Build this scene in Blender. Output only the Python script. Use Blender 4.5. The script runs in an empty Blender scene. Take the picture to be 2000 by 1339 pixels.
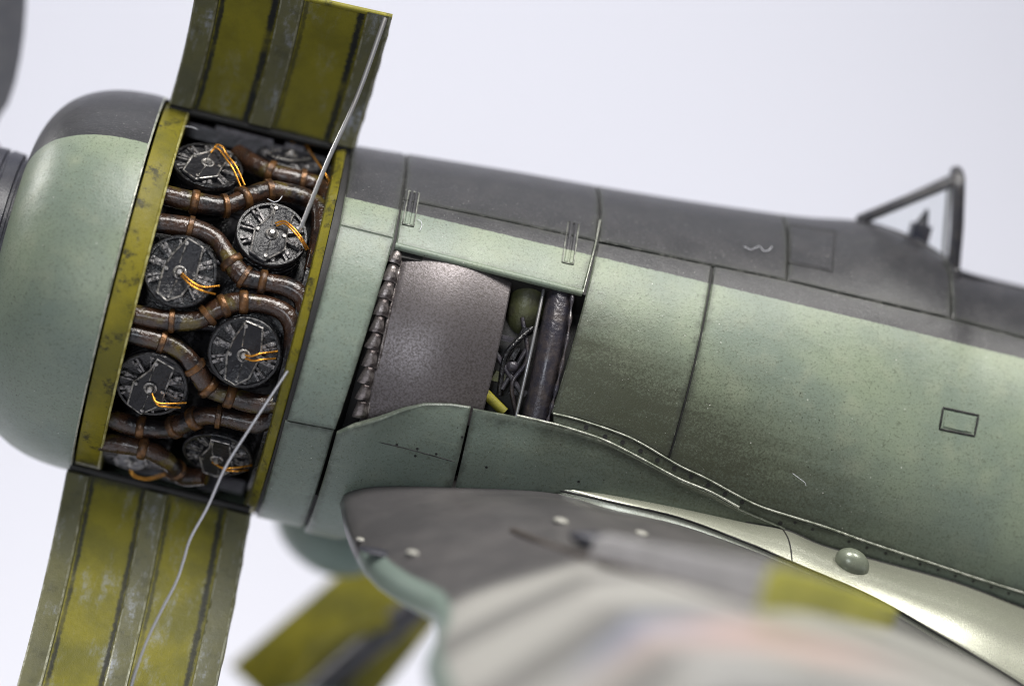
import bpy, math, random
from mathutils import Vector, Matrix
from mathutils.bvhtree import BVHTree
random.seed(7)
rad = math.radians
scene = bpy.context.scene
COL = scene.collection

# ------------------------------------------------------------------ frame
# Model frame: X runs from nose to tail, Y points away from the viewer, Z up.
# 1 unit = 100 px of the photograph in the plane of focus.
E = rad(6.0); PITCH = rad(14.2); YAW = rad(6.5); D = 50.0; WF = -3.6
AX = Vector((1, 0, 0)); VV = Vector((0, math.sin(E), math.cos(E))); F0 = Vector((0, math.cos(E), -math.sin(E)))
FF = F0*math.cos(YAW)+AX*math.sin(YAW); XR = AX*math.cos(YAW)-F0*math.sin(YAW)
cr, sr = math.cos(PITCH), math.sin(PITCH)
CR = XR*cr + VV*sr; CU = -XR*sr + VV*cr
_dx, _dy = 5.88, 0.655
CEN = AX*(_dx*cr+_dy*sr) + VV*(-(-_dx*sr+_dy*cr)) + F0*WF
CAM = CEN - FF*D
ROOTM = Matrix.Rotation(PITCH, 4, 'Y')          # the model stands nose up, on its tail wheel

cd = bpy.data.cameras.new('camera'); co = bpy.data.objects.new('camera', cd); COL.objects.link(co)
cm = Matrix((CR, CU, -FF)).transposed().to_4x4(); cm.translation = CAM
co.matrix_world = ROOTM @ cm
cd.sensor_width = 36; cd.lens = 36*D/20.0; cd.clip_start = .5; cd.clip_end = 1000
cd.dof.use_dof = True; cd.dof.focus_distance = D; cd.dof.aperture_fstop = cd.lens*1e-3/2.1; cd.dof.aperture_blades = 0
scene.camera = co

world = bpy.data.worlds.new('World'); scene.world = world; world.use_nodes = True
bg = world.node_tree.nodes['Background']; bg.inputs[0].default_value = (.80, .83, .93, 1); bg.inputs[1].default_value = .13
scene.view_settings.view_transform = 'Standard'; scene.view_settings.look = 'None'
scene.render.engine = 'CYCLES'; scene.cycles.filter_width = 1.1
scene.view_settings.exposure = 0; scene.view_settings.gamma = 1

def area(name, loc, tgt, size, power, col, sy=None):
    l = bpy.data.lights.new(name, 'AREA'); l.energy = power; l.color = col; l.size = size
    if sy: l.shape = 'RECTANGLE'; l.size_y = sy
    o = bpy.data.objects.new(name, l); COL.objects.link(o); o.location = loc
    o.rotation_euler = (Vector(tgt)-Vector(loc)).to_track_quat('-Z', 'Y').to_euler(); return o
area('key_softbox', (12, -19, 39), (7, -2, 0), 16, 23000, (1, .975, .94), 12)
area('front_softbox', (-7, -62, 13), (4, -4, 0), 9, 7500, (.88, .93, 1))
area('nose_softbox', (-34, 14, 27), (-3, 0, 1), 8, 10000, (1, .98, .94))
area('tail_softbox', (38, -15, 36), (14, -4, 0), 11, 14000, (1, .98, .93))
area('backdrop_lamp', (5, 24, 52), (5, 70, -4), 60, 18500, (.955, .965, 1), 20)

# ------------------------------------------------------------------ nodes
class N:
    def __init__(s, name):
        s.m = bpy.data.materials.new(name); s.m.use_nodes = True; s.t = s.m.node_tree
        s.b = s.t.nodes['Principled BSDF']; s.tc = s.t.nodes.new('ShaderNodeTexCoord')
        s.P = s.tc.outputs['Object']; s.UV = s.tc.outputs['UV']
    def _in(s, sock, v):
        if v is None: return
        if hasattr(v, 'is_linked') or isinstance(v, bpy.types.NodeSocket): s.t.links.new(v, sock)
        elif isinstance(v, (tuple, list)) and len(v) == 3 and sock.type == 'RGBA': sock.default_value = (*v, 1)
        else: sock.default_value = v
    def ma(s, op, a, b=None, c=None, clamp=False):
        n = s.t.nodes.new('ShaderNodeMath'); n.operation = op; n.use_clamp = clamp
        s._in(n.inputs[0], a); s._in(n.inputs[1], b); s._in(n.inputs[2], c); return n.outputs[0]
    def dot(s, a, v):
        n = s.t.nodes.new('ShaderNodeVectorMath'); n.operation = 'DOT_PRODUCT'
        s._in(n.inputs[0], a); n.inputs[1].default_value = v; return n.outputs['Value']
    def dist(s, a, v):
        n = s.t.nodes.new('ShaderNodeVectorMath'); n.operation = 'DISTANCE'
        s._in(n.inputs[0], a); n.inputs[1].default_value = v; return n.outputs['Value']
    def scl(s, a, v):
        n = s.t.nodes.new('ShaderNodeVectorMath'); n.operation = 'MULTIPLY'
        s._in(n.inputs[0], a); n.inputs[1].default_value = v; return n.outputs[0]
    def noise(s, sc, det=3, rough=.55, vec=None, dist=0):
        n = s.t.nodes.new('ShaderNodeTexNoise'); s._in(n.inputs['Vector'], vec or s.P)
        n.inputs['Scale'].default_value = sc; n.inputs['Detail'].default_value = det
        n.inputs['Roughness'].default_value = rough; n.inputs['Distortion'].default_value = dist; return n.outputs[0]
    def spots(s, sc, r, vec=None):            # 1 inside small scattered dots
        n = s.t.nodes.new('ShaderNodeTexVoronoi'); s._in(n.inputs['Vector'], vec or s.P); n.inputs['Scale'].default_value = sc
        return s.ma('LESS_THAN', n.outputs['Distance'], r)
    def st(s, x, a, b):                       # smoothstep a..b -> 0..1
        n = s.t.nodes.new('ShaderNodeMapRange'); n.interpolation_type = 'SMOOTHSTEP'
        s._in(n.inputs[0], x); n.inputs[1].default_value = min(a, b); n.inputs[2].default_value = max(a, b)
        n.inputs[3].default_value = 0 if a < b else 1; n.inputs[4].default_value = 1 if a < b else 0
        return n.outputs[0]
    def mix(s, f, a, b):
        n = s.t.nodes.new('ShaderNodeMix'); n.data_type = 'RGBA'; n.clamp_factor = True
        s._in(n.inputs[0], f); s._in(n.inputs[6], a); s._in(n.inputs[7], b); return n.outputs[2]
    def sep(s, v):
        n = s.t.nodes.new('ShaderNodeSeparateXYZ'); s._in(n.inputs[0], v); return n.outputs
    def bump(s, h, strength, distn=.02):
        n = s.t.nodes.new('ShaderNodeBump'); s._in(n.inputs['Height'], h)
        n.inputs['Strength'].default_value = strength; n.inputs['Distance'].default_value = distn
        s.t.links.new(n.outputs[0], s.b.inputs['Normal'])
    def fin(s, col, rough=.4, metal=0, spec=.5, coat=0):
        s._in(s.b.inputs['Base Color'], col); s._in(s.b.inputs['Roughness'], rough); s._in(s.b.inputs['Metallic'], metal)
        s.b.inputs['Specular IOR Level'].default_value = spec; s.b.inputs['Coat Weight'].default_value = coat
        s.b.inputs['Coat Roughness'].default_value = .2
        return s.m

GREEN = (.220, .262, .182); TEAL = (.166, .206, .165); DARK = (.024, .024, .027); SOOT = (.050, .055, .036)
# ------------------------------------------------------------------ mesh helpers
def mk(name, v, f, mat, parent=None, sharp=38, uv=None, fm=None, flat=False):
    me = bpy.data.meshes.new(name); me.from_pydata([tuple(x) for x in v], [], f)
    for m in (mat if isinstance(mat, (list, tuple)) else [mat]): me.materials.append(m)
    if fm: me.polygons.foreach_set('material_index', fm)
    if uv:
        l = me.uv_layers.new(name='uv')
        for lp in me.loops: l.data[lp.index].uv = uv[lp.vertex_index]
    if not flat:
        me.polygons.foreach_set('use_smooth', [True]*len(me.polygons)); me.update(); me.set_sharp_from_angle(angle=rad(sharp))
    me.update()
    o = bpy.data.objects.new(name, me); COL.objects.link(o)
    if parent: o.parent = parent
    return o
def link_copy(o, parent, loc):
    c = o.copy(); COL.objects.link(c); c.parent = parent; c.location = loc; return c

def cat(pts, n):                               # Catmull-Rom through pts
    pts = [Vector(p) for p in pts]
    if len(pts) < 3: return [pts[0].lerp(pts[-1], i/(n-1)) for i in range(n)]
    P = [pts[0]*2-pts[1]] + pts + [pts[-1]*2-pts[-2]]
    out = []
    m = len(pts)-1
    for i in range(n):
        t = i/(n-1)*m; k = min(int(t), m-1); t -= k
        a, b, c, d = P[k], P[k+1], P[k+2], P[k+3]
        out.append(.5*((2*b)+(c-a)*t+(2*a-5*b+4*c-d)*t*t+(3*b-a-3*c+d)*t**3))
    return out
def tube_geo(pts, r, seg=8, V=None, F=None, closed=False):
    V = [] if V is None else V; F = [] if F is None else F
    base = len(V); n = len(pts); up = None
    for i, p in enumerate(pts):
        if closed: t = pts[(i+1) % n]-pts[i-1]
        else: t = (pts[min(i+1, n-1)]-pts[max(i-1, 0)])
        t.normalize()
        if up is None:
            up = Vector((0, 0, 1)) if abs(t.z) < .9 else Vector((0, 1, 0))
        up = (up - t*up.dot(t)).normalized(); s = t.cross(up)
        rr = r(i/(n-1)) if callable(r) else r
        for k in range(seg):
            a = 2*math.pi*k/seg; V.append(p+up*rr*math.cos(a)+s*rr*math.sin(a))
    for i in range(n if closed else n-1):
        for k in range(seg):
            i2 = (i+1) % n
            F.append((base+i*seg+k, base+i*seg+(k+1) % seg, base+i2*seg+(k+1) % seg, base+i2*seg+k))
    if not closed:
        F.append(tuple(base+k for k in reversed(range(seg)))); F.append(tuple(base+(n-1)*seg+k for k in range(seg)))
    return V, F
def tube(name, pts, r, mat, parent, seg=8, n=None, closed=False):
    p = cat(pts, n) if n else [Vector(x) for x in pts]
    v, f = tube_geo(p, r, seg, closed=closed); return mk(name, v, f, mat, parent, 60)
def box_geo(c, ax, ay, az, V, F):
    b = len(V)
    for i in (-1, 1):
        for j in (-1, 1):
            for k in (-1, 1): V.append(c+ax*i+ay*j+az*k)
    F += [(b, b+1, b+3, b+2), (b+4, b+6, b+7, b+5), (b, b+4, b+5, b+1), (b+2, b+3, b+7, b+6), (b, b+2, b+6, b+4), (b+1, b+5, b+7, b+3)]
def lathe(name, prof, mat, parent, seg=96, a0=0, a1=2*math.pi, sharp=38):   # profile (x, r) turned round the X axis
    full = abs(a1-a0-2*math.pi) < 1e-6; n = seg if full else seg+1
    v = [Vector((x, -r*math.cos(a0+(a1-a0)*k/seg), r*math.sin(a0+(a1-a0)*k/seg))) for x, r in prof for k in range(n)]
    f = []
    for i in range(len(prof)-1):
        for k in range(seg):
            k2 = (k+1) % n; f.append((i*n+k, i*n+k2, (i+1)*n+k2, (i+1)*n+k))
    return mk(name, v, f, mat, parent, sharp)

# ------------------------------------------------------------------ photograph geometry -> model frame
def ray(px, py):
    return (FF*D + CR*((px-1000)/100) - CU*((py-669.5)/100)).normalized()
def ptw(px, py, w):
    d = ray(px, py); return CAM + d*((w-CAM.dot(F0))/d.dot(F0))
def pty(px, py, y):
    d = ray(px, py); return CAM + d*((y-CAM.y)/d.y)
def lerp_tab(tab, x):
    if x <= tab[0][0]: return tab[0][1]
    for (a, b), (c, d) in zip(tab, tab[1:]):
        if x <= c:
            t = (x-a)/(c-a); return b+(d-b)*t
    return tab[-1][1]
def smooth_tab(tab, n=60):
    p = cat([Vector((a, b, 0)) for a, b in tab], n); return [(q.x, q.y) for q in p]
_ht = [(q.x, q.dot(VV)) for q in (ptw(a, b, .15) for a, b in ((690, 285), (840, 309), (1000, 335), (1170, 365), (1350, 394), (1540, 421), (1640, 428), (1690, 434), (1760, 464), (1815, 492), (1866, 526), (2000, 560), (2110, 586)))]
_ht = [(1.5, _ht[0][1])]+[p for p in _ht if p[0] > 1.7]+[(26, _ht[-1][1])]
HT = smooth_tab(_ht, 120)
HB = [(0, 3.98), (24, 3.9)]; BW = [(0, 3.98), (8, 4.02), (24, 3.75)]
def fp(s, th, off=0):
    b = lerp_tab(BW, s)+off; h = (lerp_tab(HT, s) if math.sin(th) > 0 else lerp_tab(HB, s))+off
    return Vector((s, -b*math.cos(th), h*math.sin(th)))
def fval(p, off):
    b = lerp_tab(BW, p.x)+off; h = (lerp_tab(HT, p.x) if p.z > 0 else lerp_tab(HB, p.x))+off
    return (p.y/b)**2+(p.z/h)**2-1, b, h
def hit(px, py, off=0):                        # pixel -> (s, theta) on the fuselage skin
    best = (9, None); lo = None; w = -5.0; prev = None
    while w < .6:
        p = ptw(px, py, w); f, b, h = fval(p, off)
        if f < best[0]: best = (f, p)
        if f <= 0 and prev is not None:
            a, c = prev, w
            for _ in range(18):
                m = (a+c)/2
                if fval(ptw(px, py, m), off)[0] > 0: a = m
                else: c = m
            best = (0, ptw(px, py, c)); break
        prev = w; w += .08
    p = best[1]; f, b, h = fval(p, off)
    return Vector((p.x, math.atan2(p.z/h, -p.y/b), 0))
def onf(px, py, off=0):
    q = hit(px, py, off); return fp(q.x, q.y, off)
def cyl_hit(px, py, R):                        # pixel -> point on a cylinder round the engine axis
    d = ray(px, py); o = CAM
    a = d.y**2+d.z**2; b = 2*(o.y*d.y+o.z*d.z); c = o.y**2+o.z**2-R*R; q = b*b-4*a*c
    return o+d*((-b-math.sqrt(max(q, 0)))/(2*a))

def resample(st, n):
    L = [0]
    for a, b in zip(st, st[1:]): L.append(L[-1]+math.hypot(b.x-a.x, (b.y-a.y)*4)+1e-9)
    out = []
    for i in range(n):
        t = L[-1]*i/(n-1); k = 0
        while k < len(L)-2 and L[k+1] < t: k += 1
        out.append(st[k].lerp(st[k+1], (t-L[k])/(L[k+1]-L[k])))
    return out
def panel(name, top, bot, mat, parent, off=0, thick=.10, gap=.011, nu=28, nv=16, bev=.028, smooth=False, parts=None, drop=.02, fn=None):
    """skin panel between two (s, theta) lines, with bevelled edge and a skirt; its joints are real gaps"""
    if smooth: top = cat(top, 40); bot = cat(bot, 40)
    top = resample(top, 60); bot = resample(bot, 60)
    ul = max((top[-1]-top[0]).x, .05); m = 30
    vl = max(math.hypot(top[m].x-bot[m].x, (top[m].y-bot[m].y)*4), .05)
    gu, gv = gap/ul, gap/vl; bu, bv = bev/ul, bev/vl
    us = [gu, gu+bu] + [gu+bu+(1-2*gu-2*bu)*i/nu for i in range(1, nu)] + [1-gu-bu, 1-gu]
    vs = [gv, gv+bv] + [gv+bv+(1-2*gv-2*bv)*i/nv for i in range(1, nv)] + [1-gv-bv, 1-gv]
    def q(u, v):
        x = u*59; k = min(int(x), 58); t = x-k
        return top[k].lerp(top[k+1], t).lerp(bot[k].lerp(bot[k+1], t), v)
    V = []; F = []; uv = []; nU, nV = len(us), len(vs)
    for j, v in enumerate(vs):
        for i, u in enumerate(us):
            uv.append((min(u, 1-u)*ul, min(v, 1-v)*vl)); p = q(u, v); edge = i in (0, nU-1) or j in (0, nV-1)
            V.append(fp(p.x, p.y, off-(drop if edge else 0)+(fn(u, v) if fn else 0)))
    F = [(j*nU+i, (j+1)*nU+i, (j+1)*nU+i+1, j*nU+i+1) for j in range(nV-1) for i in range(nU-1)]
    ring = [(i, 0) for i in range(nU)]+[(nU-1, j) for j in range(1, nV)]+[(i, nV-1) for i in range(nU-2, -1, -1)]+[(0, j) for j in range(nV-2, 0, -1)]
    b0 = len(V)
    for i, j in ring:
        p = q(us[i], vs[j]); V.append(fp(p.x, p.y, off-thick)); uv.append((0, 0))
    for k in range(len(ring)):
        k2 = (k+1) % len(ring); a = ring[k][1]*nU+ring[k][0]; b = ring[k2][1]*nU+ring[k2][0]
        F.append((a, b, b0+k2, b0+k))
    return mk(name, V, F, mat, parent, 30, uv)
def H(*pp): return [hit(*p) for p in pp]
def S(s, deg): return Vector((s, rad(deg), 0))

# paint line between dark upper colour and green, measured along the fuselage
_b0, _b1 = onf(662, 382), onf(1990, 698)
# ------------------------------------------------------------------ materials
def paint(name, cowl=False, soot=True, green=GREEN, allgreen=False, rough=.36, edge=True):
    n = N(name); P = n.P; s_ = n.sep(P)[0]; v = n.dot(P, VV)
    big = n.noise(.45, 3); mid = n.noise(2.2, 4); fine = n.noise(22, 3, .8); micro = n.noise(90, 1)
    base = n.mix(n.st(big, .35, .68), green, TEAL)
    base = n.mix(n.ma('MULTIPLY', n.st(mid, .45, .8), .4), base, (.275, .295, .21))
    low = n.st(v, 1.2, -2.6)                                       # bluer, darker tone towards the lower side
    base = n.mix(n.ma('MULTIPLY', low, .55), base, (.125, .162, .145))
    base = n.mix(n.ma('MULTIPLY', n.st(fine, .53, .64), .68), base, (.085, .10, .065))
    streak = n.noise(3.0, 4, .6, n.scl(P, (.35, 3, 6)))
    base = n.mix(n.ma('MULTIPLY', n.st(streak, .55, .8), .22), base, (.30, .34, .26))
    if soot:
        ln = n.ma('MULTIPLY_ADD', s_, -.27, 2.35)                 # centre line of the exhaust stain
        dv = n.ma('ABSOLUTE', n.ma('SUBTRACT', v, n.ma('ADD', ln, n.ma('MULTIPLY_ADD', big, .9, -.45))))
        m1 = n.st(dv, 2.5, .2)
        m2 = n.ma('MULTIPLY', n.st(s_, 6.4, 7.0), n.st(s_, 19.5, 8.2))
        m = n.ma('MULTIPLY', m1, m2)
        sp = n.ma('MULTIPLY_ADD', n.st(fine, .30, .66), .38, n.ma('MULTIPLY_ADD', n.noise(1.6, 4, .65, n.scl(P, (.25, 2.2, 2.2))), .8, .28))
        base = n.mix(n.ma('MULTIPLY', n.ma('MULTIPLY', m, sp), 1.15, clamp=True), base, SOOT)
    dk = n.mix(n.st(mid, .4, .7), DARK, (.033, .032, .035))
    dk = n.mix(n.ma('MULTIPLY', n.st(fine, .55, .66), .5), dk, (.11, .108, .112))
    if cowl:
        r = n.ma('SQRT', n.ma('SUBTRACT', n.dot(n.scl(P, (0, 1, 1)), (0, 0, 0)), 0))
        vm = n.t.nodes.new('ShaderNodeVectorMath'); vm.operation = 'LENGTH'
        n.t.links.new(n.scl(P, (0, 1, 1)), vm.inputs[0]); r = vm.outputs['Value']
        bd = n.ma('SUBTRACT', v, n.ma('MULTIPLY', r, cyl_hit(290, 277, 4.0).dot(VV)/4.0))
    else:
        sl = (_b1.dot(VV)-_b0.dot(VV))/(_b1.x-_b0.x)
        bd = n.ma('SUBTRACT', v, n.ma('MULTIPLY_ADD', s_, sl, _b0.dot(VV)-sl*_b0.x))
    bd = n.ma('ADD', bd, n.ma('MULTIPLY_ADD', n.noise(9, 5, .7), .05, -.025))
    col = base if allgreen else n.mix(n.st(bd, -.008, .012), base, dk)
    if edge:
        uv = n.sep(n.UV); ed = n.ma('MINIMUM', uv[0], uv[1]); ek = n.noise(4.5, 5, .7)
        gm = n.st(n.ma('ADD', ed, n.ma('MULTIPLY_ADD', ek, .36, -.18)), .16, .0)
        col = n.mix(n.ma('MULTIPLY', gm, .55), col, (.035, .038, .030))
        wm = n.ma('MULTIPLY', n.st(ed, .030, .018), n.st(ek, .50, .66))
        col = n.mix(n.ma('MULTIPLY', wm, .30), col, (.42, .43, .37))
    col = n.mix(n.ma('MULTIPLY', n.spots(6.5, .055, n.scl(P, (1.1, .8, 1))), .6), col, (.45, .45, .42))
    col = n.mix(n.ma('MULTIPLY', n.spots(3.1, .045), .85), col, (.02, .02, .015))
    col = n.mix(n.ma('MULTIPLY', n.spots(2.3, .030, n.scl(P, (1.1, 1.2, .9))), .7), col, (.6, .6, .55))
    col = n.mix(n.ma('MULTIPLY', n.spots(5.3, .045, n.scl(P, (1, .9, 1.1))), .5), col, (.03, .035, .02))
    n.bump(n.ma('ADD', n.ma('MULTIPLY', fine, .5), n.ma('MULTIPLY', mid, .9)), .45, .03)
    rg = n.ma('MULTIPLY_ADD', mid, .22, rough-.1)
    return n.fin(col, rg, 0, .38)
M_FUS = paint('fuselage paint'); M_COWL = paint('cowling paint', cowl=True, soot=False, rough=.33, edge=False)
M_SIDE = paint('side panel paint', soot=False, green=(.19, .235, .19), allgreen=True)
M_LOW = paint('fairing paint', soot=True, green=(.165, .195, .15), allgreen=True, rough=.33)
M_GRN = paint('belly paint', soot=False, green=(.17, .25, .21), allgreen=True, edge=False)
M_FUSP = paint('fuselage trim paint', edge=False)

def olive(name, base=(.215, .195, .020), dark=(.115, .110, .018), scuff=.8, ribs=None, grime=.9):
    n = N(name); a = n.noise(.9, 4, .6); b = n.noise(9, 4, .65); c = n.noise(45, 2)
    col = n.mix(n.st(a, .35, .66), base, dark)
    col = n.mix(n.ma('MULTIPLY', n.st(c, .5, .7), .35), col, (.08, .08, .02))
    if scuff:
        m = n.ma('MULTIPLY', n.st(n.noise(1.3, 5, .7, n.scl(n.P, (1.6, .6, .6))), .50, .72), n.st(b, .32, .62))
        col = n.mix(n.ma('MULTIPLY', m, scuff), col, (.30, .32, .36))
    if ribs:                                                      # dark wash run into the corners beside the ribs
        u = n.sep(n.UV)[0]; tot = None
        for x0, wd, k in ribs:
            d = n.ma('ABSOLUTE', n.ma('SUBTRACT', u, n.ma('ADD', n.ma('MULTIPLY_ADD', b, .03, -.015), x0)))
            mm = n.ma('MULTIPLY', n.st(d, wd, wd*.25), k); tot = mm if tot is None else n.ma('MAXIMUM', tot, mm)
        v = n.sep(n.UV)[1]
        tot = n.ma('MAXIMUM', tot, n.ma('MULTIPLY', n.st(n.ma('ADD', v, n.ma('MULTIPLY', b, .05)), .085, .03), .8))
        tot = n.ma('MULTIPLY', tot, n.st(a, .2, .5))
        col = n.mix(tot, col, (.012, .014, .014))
    else:
        col = n.mix(n.ma('MULTIPLY', n.st(n.noise(2.6, 6, .75), .52, .66), grime), col, (.02, .02, .012))
    n.bump(n.ma('ADD', b, n.ma('MULTIPLY', c, .5)), .3, .03)
    return n.fin(col, n.ma('MULTIPLY_ADD', b, .3, .34), 0, .22)
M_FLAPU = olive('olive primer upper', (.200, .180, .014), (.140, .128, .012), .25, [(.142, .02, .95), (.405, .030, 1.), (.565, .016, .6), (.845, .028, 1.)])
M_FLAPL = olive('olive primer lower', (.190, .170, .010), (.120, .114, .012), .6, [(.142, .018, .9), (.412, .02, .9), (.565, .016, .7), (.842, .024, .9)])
M_RIB = olive('olive primer ribs', (.120, .116, .052), (.095, .095, .055), 1., None, .3)
M_RING = olive('olive primer frame', (.185, .158, .012), (.115, .105, .012), .12)
M_OLV = olive('olive primer plain', (.25, .22, .02), (.15, .14, .02), 0)

def simple(name, col, rough=.4, metal=0, col2=None, sc=6, bump=.2, bsc=30, coat=0, c3=None, spec=.5):
    n = N(name); a = n.noise(sc, 4, .6); c = col
    if col2: c = n.mix(n.st(a, .38, .66), col, col2)
    if c3: c = n.mix(n.st(n.noise(sc*.6, 3, .6, n.scl(n.P, (1, 1.3, .8))), .55, .66), c, c3)
    n.bump(n.noise(bsc, 3, .6), bump, .04)
    return n.fin(c, n.ma('MULTIPLY_ADD', a, .25, rough-.12), metal, spec, coat)
M_BLK = simple('oily black metal', (.006, .006, .007), .30, .0, (.016, .015, .017), 7, .9, 9, .0)
M_COV = simple('rocker cover black', (.010, .010, .013), .36, 0, (.018, .018, .021), 5, .9, 7, .0, None, .3)
M_EDGE = simple('worn bare edge', (.42, .40, .38), .32, .6, (.05, .05, .05), 9, .4, 20)
M_DRY = simple('drybrushed fins', (.24, .23, .23), .32, .4, (.008, .008, .010), 12, .7, 16, 0, None, .35)
M_PIPE = simple('burnt exhaust pipe', (.046, .021, .011), .27, .05, (.008, .007, .008), 2.4, .9, 8, .3, (.085, .062, .014))
M_CLAMP = simple('bronze clamp', (.16, .075, .026), .30, .45, (.05, .03, .02), 5, .3, 25)
M_COP = simple('copper wire', (.80, .36, .05), .28, .85, None, 10, .0)
M_STEEL = simple('steel rod', (.40, .40, .41), .34, .8, (.32, .31, .31), 1, .0, 16)
M_WIRE = simple('bright wire', (.46, .46, .49), .34, .6, None, 8, .0, 16)
M_SHUT = simple('heat stained steel', (.140, .126, .130), .39, .6, (.078, .068, .066), 24, .12, 30)
M_CORE = simple('dark wash', (.008, .008, .008), .6, 0, (.014, .013, .012), 3)
M_TUBE = simple('dark glossy tube', (.030, .028, .038), .32, .2, (.055, .045, .045), 4, .5, 10, .3)
M_NAVY = simple('blue black paint', (.020, .021, .032), .4, 0, (.032, .032, .042), 3, .2, 20)
M_PROP = simple('grey propeller paint', (.085, .087, .10), .45, 0, (.10, .10, .11), 2, .1)
M_FRAME = simple('canopy frame paint', (.012, .012, .018), .35, 0, (.035, .032, .032), 6, .5, 14)
M_LOUV = simple('louvre metal', (.28, .25, .24), .3, .7, (.05, .04, .04), 6, .4, 14)
M_WORN_LIT = simple('worn and highlit paint edge', (.44, .45, .39), .34, .3, (.20, .22, .17), 6, .3, 20)  # wear on the cowl edge, painted highlight on the fairing ridges
M_WORN2 = simple('worn olive edge', (.50, .47, .20), .36, .1, (.24, .21, .04), 6, .3, 20)
M_WORN3 = simple('worn hinge edge', (.26, .27, .23), .36, .2, (.06, .06, .055), 3, .3, 20)
M_WORN4 = simple('worn rib edge', (.27, .27, .20), .36, .2, (.12, .115, .05), 5, .3, 20)
M_LIGHT_SPOT = simple('pale light spot', (.36, .35, .31), .4, 0)
M_LINT = simple('white lint', (.60, .61, .65), .6, 0)
M_ENG2 = simple('grey violet casting', (.05, .045, .055), .4, .1, (.02, .02, .024), 4, .5, 10, .2)

# ------------------------------------------------------------------ setting
def backdrop():
    n = N('studio paper'); m = n.fin(n.mix(n.noise(.05, 2), (.80, .805, .875), (.82, .82, .88)), .8, 0, .2)
    prof = [(-140, -19), (20, -19)]
    prof += [(20+50*math.sin(a), 31-50*math.cos(a)) for a in [math.pi/2*i/24 for i in range(1, 25)]] + [(70, 120)]
    v = [Vector((x, y, z)) for y, z in prof for x in (-200, 220)]
    f = [(2*i, 2*i+1, 2*i+3, 2*i+2) for i in range(len(prof)-1)]
    o = mk('backdrop', v, f, m); o['kind'] = 'structure'; o['label'] = 'plain pale lavender white studio backdrop sweep'
backdrop()

root = bpy.data.objects.new('model_airplane', None); COL.objects.link(root)
root.matrix_world = ROOTM; root.empty_display_size = 3
root['label'] = 'grey green scale model fighter airplane with its engine bay open'; root['category'] = 'model airplane'

# ------------------------------------------------------------------ cowling nose, spinner, propeller
_o = [ptw(a, b, 0) for a, b in ((325, 190), (285, 184), (250, 180), (200, 183), (150, 200), (110, 225), (85, 255), (66, 300))]
RC = _o[0].dot(VV); RB_ = -ptw(131, 914, 0).dot(VV); 0 and print('cowl radius', RC, RB_, [(round(p.x, 2), round(p.dot(VV), 2)) for p in _o], HT[0], HT[60])
RC = (RC+RB_)/2
prof = [(-1.95, RC-.25), (-1.90, RC-.07), (-1.93, RC), (-2.2, RC), (-2.6, RC-.04), (-3.0, RC-.13), (-3.4, RC-.30), (-3.75, RC-.56), (-4.00, RC-.90), (-4.16, RC-1.30), (-4.21, RC-1.66), (-4.17, RC-1.88), (-4.0, RC-1.98), (-3.0, RC-2.02)]
pr = cat([Vector((a, b, 0)) for a, b in prof[2:]], 60)
lathe('cowling_nose', prof[:2]+[(p.x, p.y) for p in pr], M_COWL, root, 140)
cn = bpy.data.objects['cowling_nose']
lathe('edge', [(-1.935, RC-.005), (-1.92, RC+.012), (-1.895, RC), (-1.89, RC-.03)], M_WORN_LIT, cn, 140)
sp = lathe('spinner', [(-3.4, 2.06), (-4.28, 2.06), (-4.30, 2.0), (-4.36, 2.0), (-4.38, 2.10), (-4.62, 2.12), (-4.64, 2.06), (-4.70, 2.06), (-4.72, 2.13), (-5.3, 2.10), (-6.1, 1.9), (-6.8, 1.5), (-7.4, .8), (-7.6, 0.01)], M_NAVY, root, 80)
def blade():
    V = []; F = []; n = 14
    e0 = [ptw(30, 330, 3), ptw(-14, 262, 3), ptw(22, 190, 3), ptw(44, 90, 3), ptw(52, -20, 3), ptw(50, -160, 3), ptw(30, -330, 3)]
    ee = cat(e0, n)
    for i, p in enumerate(ee):
        w = .5+1.6*math.sin(min(1, i/6)*math.pi/2)
        for k in range(10):
            a = 2*math.pi*k/10; c = math.cos(a)
            V.append(p+AX*(-w/2+w/2*c)*.8+FF*(-w/2+w/2*c)*-.5+FF*.10*math.sin(a)*(1.2+c*.0))
    for i in range(n-1):
        for k in range(10): F.append((i*10+k, i*10+(k+1) % 10, (i+1)*10+(k+1) % 10, (i+1)*10+k))
    F += [tuple(range(9, -1, -1)), tuple((n-1)*10+k for k in range(10))]
    mk('propeller_blade', V, F, M_PROP, root, 60)
blade()

# ------------------------------------------------------------------ engine bay
lathe('bay_frame', [(-1.86, 3.45), (-1.86, RC-.13), (-1.84, RC-.09), (-1.42, RC-.09), (-1.38, RC-.12), (-1.36, RC-.19), (-1.36, 3.45)], M_RING, root, 120)
lathe('edge', [(-1.395, RC-.10), (-1.385, RC-.085), (-1.36, RC-.11), (-1.35, RC-.15)], M_WORN2, bpy.data.objects['bay_frame'], 120)
lathe('bay_frame', [(1.70, 3.35), (1.70, 3.80), (1.72, 3.86), (1.86, 3.93), (1.885, 3.91), (1.885, 3.45)], M_RING, root, 120)
lathe('crankcase', [(-1.9, .4), (-1.9, 3.3), (-1.45, 3.4), (-1.42, 2.5), (-.2, 2.5), (0, 2.35), (.2, 2.5), (1.62, 2.5), (1.63, 3.5), (1.86, 3.5), (1.9, .4)], [M_BLK], root, 90)
lathe('far_cowl_skin', [(-1.88, 3.75), (-1.88, RC-.02), (1.9, 3.99), (1.9, 3.75)], M_COWL, root, 80, rad(86), rad(276))
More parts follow.
